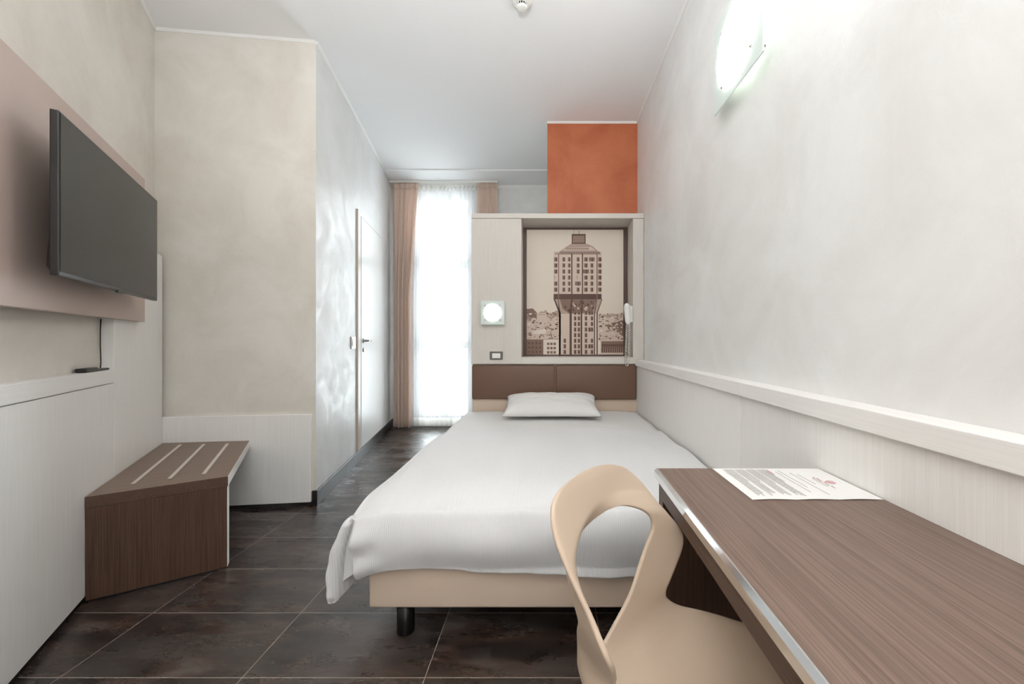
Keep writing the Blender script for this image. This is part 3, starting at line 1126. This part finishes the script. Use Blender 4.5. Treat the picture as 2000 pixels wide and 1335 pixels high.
bevel(bm, .006, 2); obj('back_housing', bm, M['black'], tv)
bm = B(); lbox(bm, LW, -.21, -.01, .031, .04, 1.44, 1.70); lbox(bm, LW, -.16, -.06, .04, TO - .044, 1.50, 1.62); obj('wall_bracket', bm, M['black_metal'], tv)
bm = B(); lbox(bm, LW, -.135, -.085, TO - .008, TO + .003, TVZ0 - .008, TVZ0 + .004); bevel(bm, .003, 2); obj('sensor', bm, M['black'], tv)

# cable end resting on the ledge
t = thing('adapter', 'slim black adapter lying on the white ledge with a thin black cable', 'adapter', LW(.12, -.02, .9635))
bm = B(); lbox(bm, LW, .035, .255, -.036, -.006, .9640, .973); bevel(bm, .003, 2); obj('bar', bm, M['black'], t)
bm = B(); lbox(bm, LW, .030, .135, -.038, -.003, .9638, .982); bevel(bm, .004, 2); obj('plug_housing', bm, M['black'], t)
bm = B(); tube(bm, [LW(.238, -.030, .972), LW(.262, -.036, 1.0), LW(.258, -.037, 1.08), LW(.262, -.038, 1.15), LW(.262, -.036, 1.2025)], .0022, 8); obj('cable', bm, M['black'], t, True)

# ------------------------------------------------------------------ desk
desk = thing('desk', 'brown wood grain desk along the right wall with a bright metal front edge', 'desk', (.53, .5, 0))
DZ, DY0, DY1 = .74, -.12, 1.0756
XA = lambda y: lerp(.2864, .3017, (y - .40) / .6756)   # room side edge
XDR = XP - .0012
bm = B(); poly_prism(bm, [(XA(DY0) + .010, DY0), (XDR, DY0), (XDR, DY1), (XA(DY1) + .010, DY1)], DZ - .030, DZ)
obj('desktop', bm, M['brown_top'], desk)
bm = B()
prof = [(.0102, 0), (.007, .0004), (0, -.006), (0, -.023), (.0102, -.023)]
va = [bm.verts.new((XA(DY0) + x, DY0, DZ + z)) for x, z in prof]
vb = [bm.verts.new((XA(DY1) + x, DY1, DZ + z)) for x, z in prof]
bm.faces.new(va); bm.faces.new(vb[::-1])
for i in range(5):
    bm.faces.new((va[i], va[(i + 1) % 5], vb[(i + 1) % 5], vb[i]))
obj('metal_edge', bm, M['chrome'], desk, label='polished metal edge profile')
bm = B(); poly_prism(bm, [(XA(DY0) + .003, DY0), (XA(DY0) + .0098, DY0), (XA(DY1 - .002) + .0098, DY1 - .05), (XA(DY1 - .05) + .003, DY1 - .05)], DZ - .062, DZ - .0235)
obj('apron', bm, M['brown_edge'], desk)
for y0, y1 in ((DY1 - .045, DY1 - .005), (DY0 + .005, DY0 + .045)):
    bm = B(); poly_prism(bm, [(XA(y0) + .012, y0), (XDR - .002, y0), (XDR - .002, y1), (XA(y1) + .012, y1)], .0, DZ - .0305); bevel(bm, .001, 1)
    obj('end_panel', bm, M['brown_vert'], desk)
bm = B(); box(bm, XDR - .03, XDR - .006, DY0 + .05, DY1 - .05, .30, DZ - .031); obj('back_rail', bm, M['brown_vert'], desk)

# sheet of paper on the desk
t = None
bm = B()
PX, PY = (.4635, .7605), (.861, 1.071)
def sh(u, v):
    x, y = lerp(*PX, u), lerp(*PY, v)
    return (x, y, DZ + .0012 + .0016 * abs(math.sin(u * 9.5)) * max(0, 1 - v * 5))
nv = 30
vs = [[bm.verts.new(sh(i / nv, j / 10)) for j in range(11)] for i in range(nv + 1)]
for i in range(nv):
    for j in range(10):
        bm.faces.new((vs[i][j], vs[i + 1][j], vs[i + 1][j + 1], vs[i][j + 1]))
def mark(x0, x1, y0, y1, mi, lv=0):
    v = [bm.verts.new(p) for p in ((x0, y0, DZ + .0030 + lv), (x1, y0, DZ + .0030 + lv), (x1, y1, DZ + .0030 + lv), (x0, y1, DZ + .0030 + lv))]
    f = bm.faces.new(v); f.material_index = mi
rr = random.Random(3)
x = .489
line = 0
while x < .603:                                    # the body of the letter: fine grey lines of words
    y = PY[1] - .012
    end = PY[0] + (.016 if line % 5 != 4 else .09)
    end += rr.uniform(0, .02)
    while y > end:
        wl_ = rr.uniform(.006, .02)
        mark(x, x + .0017, max(end, y - wl_), y, 1)
        y -= wl_ + .0022
    line += 1
    x += .0054 if line % 5 else .0085
for x, y0, y1, mi in ((.622, .90, 1.04, 2), (.634, .93, 1.05, 2), (.655, .885, 1.03, 2), (.668, .95, 1.02, 2)):
    mark(x, x + .0015, y0, y1, mi)
mark(.605, .609, 1.02, 1.055, 3)
lx, ly = .716, .963                                # small round pink crest and its two lines
for r0, r1 in ((.0085, .0110), (.003, .0060)):
    n = 24
    for i in range(n):
        if r0 < .005 and i % 6 == 5:
            continue
        a0, a1 = math.tau * i / n, math.tau * (i + 1) / n
        v = [bm.verts.new((lx + r * math.cos(a), ly + r * math.sin(a), DZ + .003)) for r, a in ((r0, a0), (r1, a0), (r1, a1), (r0, a1))]
        f = bm.faces.new(v); f.material_index = 3
for i in range(9):                                 # flowing line of script
    y = .925 + i * .0085
    xx = .697 + .002 * math.sin(i * 2.1)
    mark(xx, xx + .0035, y, y + .006, 3 if i > 2 else 2)
mark(.688, .6895, .935, .99, 2)
o = obj('letter', bm, [M['paper'], M['ink'], M['ink2'], M['pink']], None, recalc=False)
md = o.modifiers.new('t', 'SOLIDIFY'); md.thickness = .0004; md.offset = -1
tag(o, 'printed white paper letter with a small pink crest lying on the desk', 'paper')

# ------------------------------------------------------------------ chair
PH = math.radians(33)
FWD, LAT = Vector((math.cos(PH), -math.sin(PH))), Vector((math.sin(PH), math.cos(PH)))
L0 = .70
rows = [(-.340, .838, -.340, .838, .014), (-.338, .836, -.337, .834, .078), (-.335, .831, -.333, .826, .122), (-.331, .823, -.327, .813, .157),
        (-.326, .812, -.316, .793, .181), (-.320, .797, -.298, .766, .194), (-.313, .775, -.270, .728, .198), (-.313, .740, -.245, .695, .199),
        (-.315, .700, -.219, .658, .207), (-.318, .660, -.214, .632, .196), (-.320, .620, -.222, .600, .172), (-.320, .580, -.230, .575, .152),
        (-.318, .540, -.237, .555, .143), (-.310, .510, -.235, .535, .147), (-.290, .485, -.215, .518, .163), (-.255, .465, -.175, .508, .188),
        (-.200, .450, -.120, .502, .205), (-.120, .443, -.050, .497, .215), (-.030, .440, .030, .490, .220), (.060, .442, .100, .482, .220),
        (.130, .440, .150, .465, .210), (.180, .425, .185, .440, .190), (.205, .400, .205, .410, .170)]
# edge of the opening, as a share of the half width, on the desk side and on the room side
far_edge = [(6.25, 0), (6.28, .11), (6.34, .20), (6.5, .34), (6.8, .48), (7.1, .56), (7.5, .61), (8, .61), (8.5, .58), (9, .54), (10, .48), (11, .40), (11.6, .29),
            (12.1, .17), (12.6, .05), (13, -.06), (13.6, -.26), (14.1, -.44), (14.4, -.54), (16, -.40), (19, 0)]
near_edge = [(6.25, 0), (6.28, .11), (6.34, .21), (6.5, .37), (6.8, .56), (7.1, .69), (7.5, .77), (8, .81), (8.5, .82), (9, .80), (10, .755), (11, .72), (12, .70),
             (13, .65), (13.6, .61), (14.1, .57), (14.4, .54), (16, .40), (19, 0)]


def catmull(t):
    i = max(0, min(len(rows) - 2, int(t)))
    f = t - i
    p = [rows[max(0, min(len(rows) - 1, i + k_))] for k_ in (-1, 0, 1, 2)]
    return [.5 * (2 * p1 + (p2 - p0) * f + (2 * p0 - 5 * p1 + 4 * p2 - p3) * f * f + (3 * p1 - p0 - 3 * p2 + p3) * f ** 3) for p0, p1, p2, p3 in zip(*p)]


def edge_at(tab, t):
    if t <= tab[0][0] or t >= tab[-1][0]:
        return 0
    for i, ((a, x), (b, y)) in enumerate(zip(tab, tab[1:])):
        if a <= t <= b:
            m0 = (y - tab[i - 1][1]) / (b - tab[i - 1][0]) if i else (y - x) / (b - a)
            m1 = (tab[i + 2][1] - x) / (tab[i + 2][0] - a) if i + 2 < len(tab) else (y - x) / (b - a)
            f, d = (t - a) / (b - a), b - a
            if t > 14.4:
                return lerp(x, y, f)
            return x * (2 * f ** 3 - 3 * f * f + 1) + m0 * d * (f ** 3 - 2 * f * f + f) + y * (3 * f * f - 2 * f ** 3) + m1 * d * (f ** 3 - f * f)


ts = [0, .35, .7] + [1 + i * .25 for i in range(19)] + [5.75, 6.0, 6.15, 6.25, 6.265, 6.28, 6.31, 6.34, 6.42] + [6.5 + i * .2 for i in range(38)] + [14.2, 14.3, 14.36, 14.4, 14.45] + [14.6 + i * .3 for i in range(26)]
ts = sorted(set(min(x, 22) for x in ts))


def chair_pt(t, w):
    uc, zc_, ue, ze, h_ = catmull(t)
    k_ = max(0, min(1, (t - 5.5) / 1.5, (16.5 - t) / 2))
    q = abs(w) ** lerp(2.0, 3.2, k_)
    u, z = lerp(uc, ue, q), lerp(zc_, ze, q)
    z -= .019 * (h_ * w / .19) * max(0, min(1, (7.5 - t) / 4))
    z += .009 * max(0, min(1, (6 - t) / 3))
    u += .085 * k_ * w * (1 - w * w)
    p = FWD * u + LAT * (L0 + h_ * w - .030 * max(0, min(1, (8 - t) / 6)))
    return (p.x, p.y, z)


ch = thing('shell_chair', 'beige plastic shell chair with a teardrop opening in its back, tucked at the desk', 'chair', (*(FWD * -.03 + LAT * L0), 0))
bm = B()
NCOL = 14
for sgn in (1, -1):
    prev = None
    for t_ in ts:
        h0 = edge_at(far_edge if sgn > 0 else near_edge, t_)
        row = [bm.verts.new(chair_pt(t_, sgn * lerp(h0, 1, c / NCOL))) for c in range(NCOL + 1)]
        if prev:
            for c in range(NCOL):
                bm.faces.new((prev[c], prev[c + 1], row[c + 1], row[c]) if sgn > 0 else (prev[c + 1], prev[c], row[c], row[c + 1]))
        prev = row
bmesh.ops.remove_doubles(bm, verts=bm.verts, dist=.00002)
o = obj('shell', bm, M['chair'], ch, True)
md = o.modifiers.new('t', 'SOLIDIFY'); md.thickness = .009; md.offset = 0
md = o.modifiers.new('s', 'SUBSURF'); md.levels = 1; md.render_levels = 1
for (u, v) in ((-.14, .13), (-.14, -.13), (.12, .14), (.12, -.14)):
    a = FWD * u + LAT * (L0 + v)
    e = FWD * (u * 1.35) + LAT * (L0 + v * 1.25)
    bm = B(); tube(bm, [(e.x, e.y, 0), (a.x, a.y, .42)], .011, 12)
    obj('leg', bm, M['steel'], ch, True, 'steel leg')
bm = B()
for (u0, v0, u1, v1) in ((-.14, -.13, -.14, .13), (.12, -.14, .12, .14), (-.14, 0, .12, 0)):
    a, e = FWD * u0 + LAT * (L0 + v0), FWD * u1 + LAT * (L0 + v1)
    tube(bm, [(a.x, a.y, .42), (e.x, e.y, .42)], .009, 10)
obj('seat_frame', bm, M['steel'], ch, True)

# ------------------------------------------------------------------ smoke detector
sd = thing('smoke_detector', 'small round white smoke detector on the ceiling', 'smoke detector', (-.148, 2.235, ZC - .055))
DC = (-.148, 2.235, ZC)
bm = B(); lathe(bm, [(0, 0), (.058, 0), (.058, .012), (.052, .022), (.036, .028), (0, .028)], DC, (0, 0, -1), 40); obj('base', bm, M['white_plastic'], sd, True)
bm = B(); lathe(bm, [(.026, .028), (.026, .044), (0, .044)], DC, (0, 0, -1), 30); obj('chamber', bm, M['slot'], sd, label='dark vent ring')
bm = B()
lathe(bm, [(0, .044), (.031, .044), (.030, .050), (.022, .055), (0, .056)], DC, (0, 0, -1), 36)
for i in range(14):
    a = math.tau * i / 14
    x, y = DC[0] + .030 * math.cos(a), DC[1] + .030 * math.sin(a)
    tube(bm, [(x, y, ZC - .026), (x, y, ZC - .046)], .0022, 6)
obj('cap', bm, M['white_plastic'], sd, True)
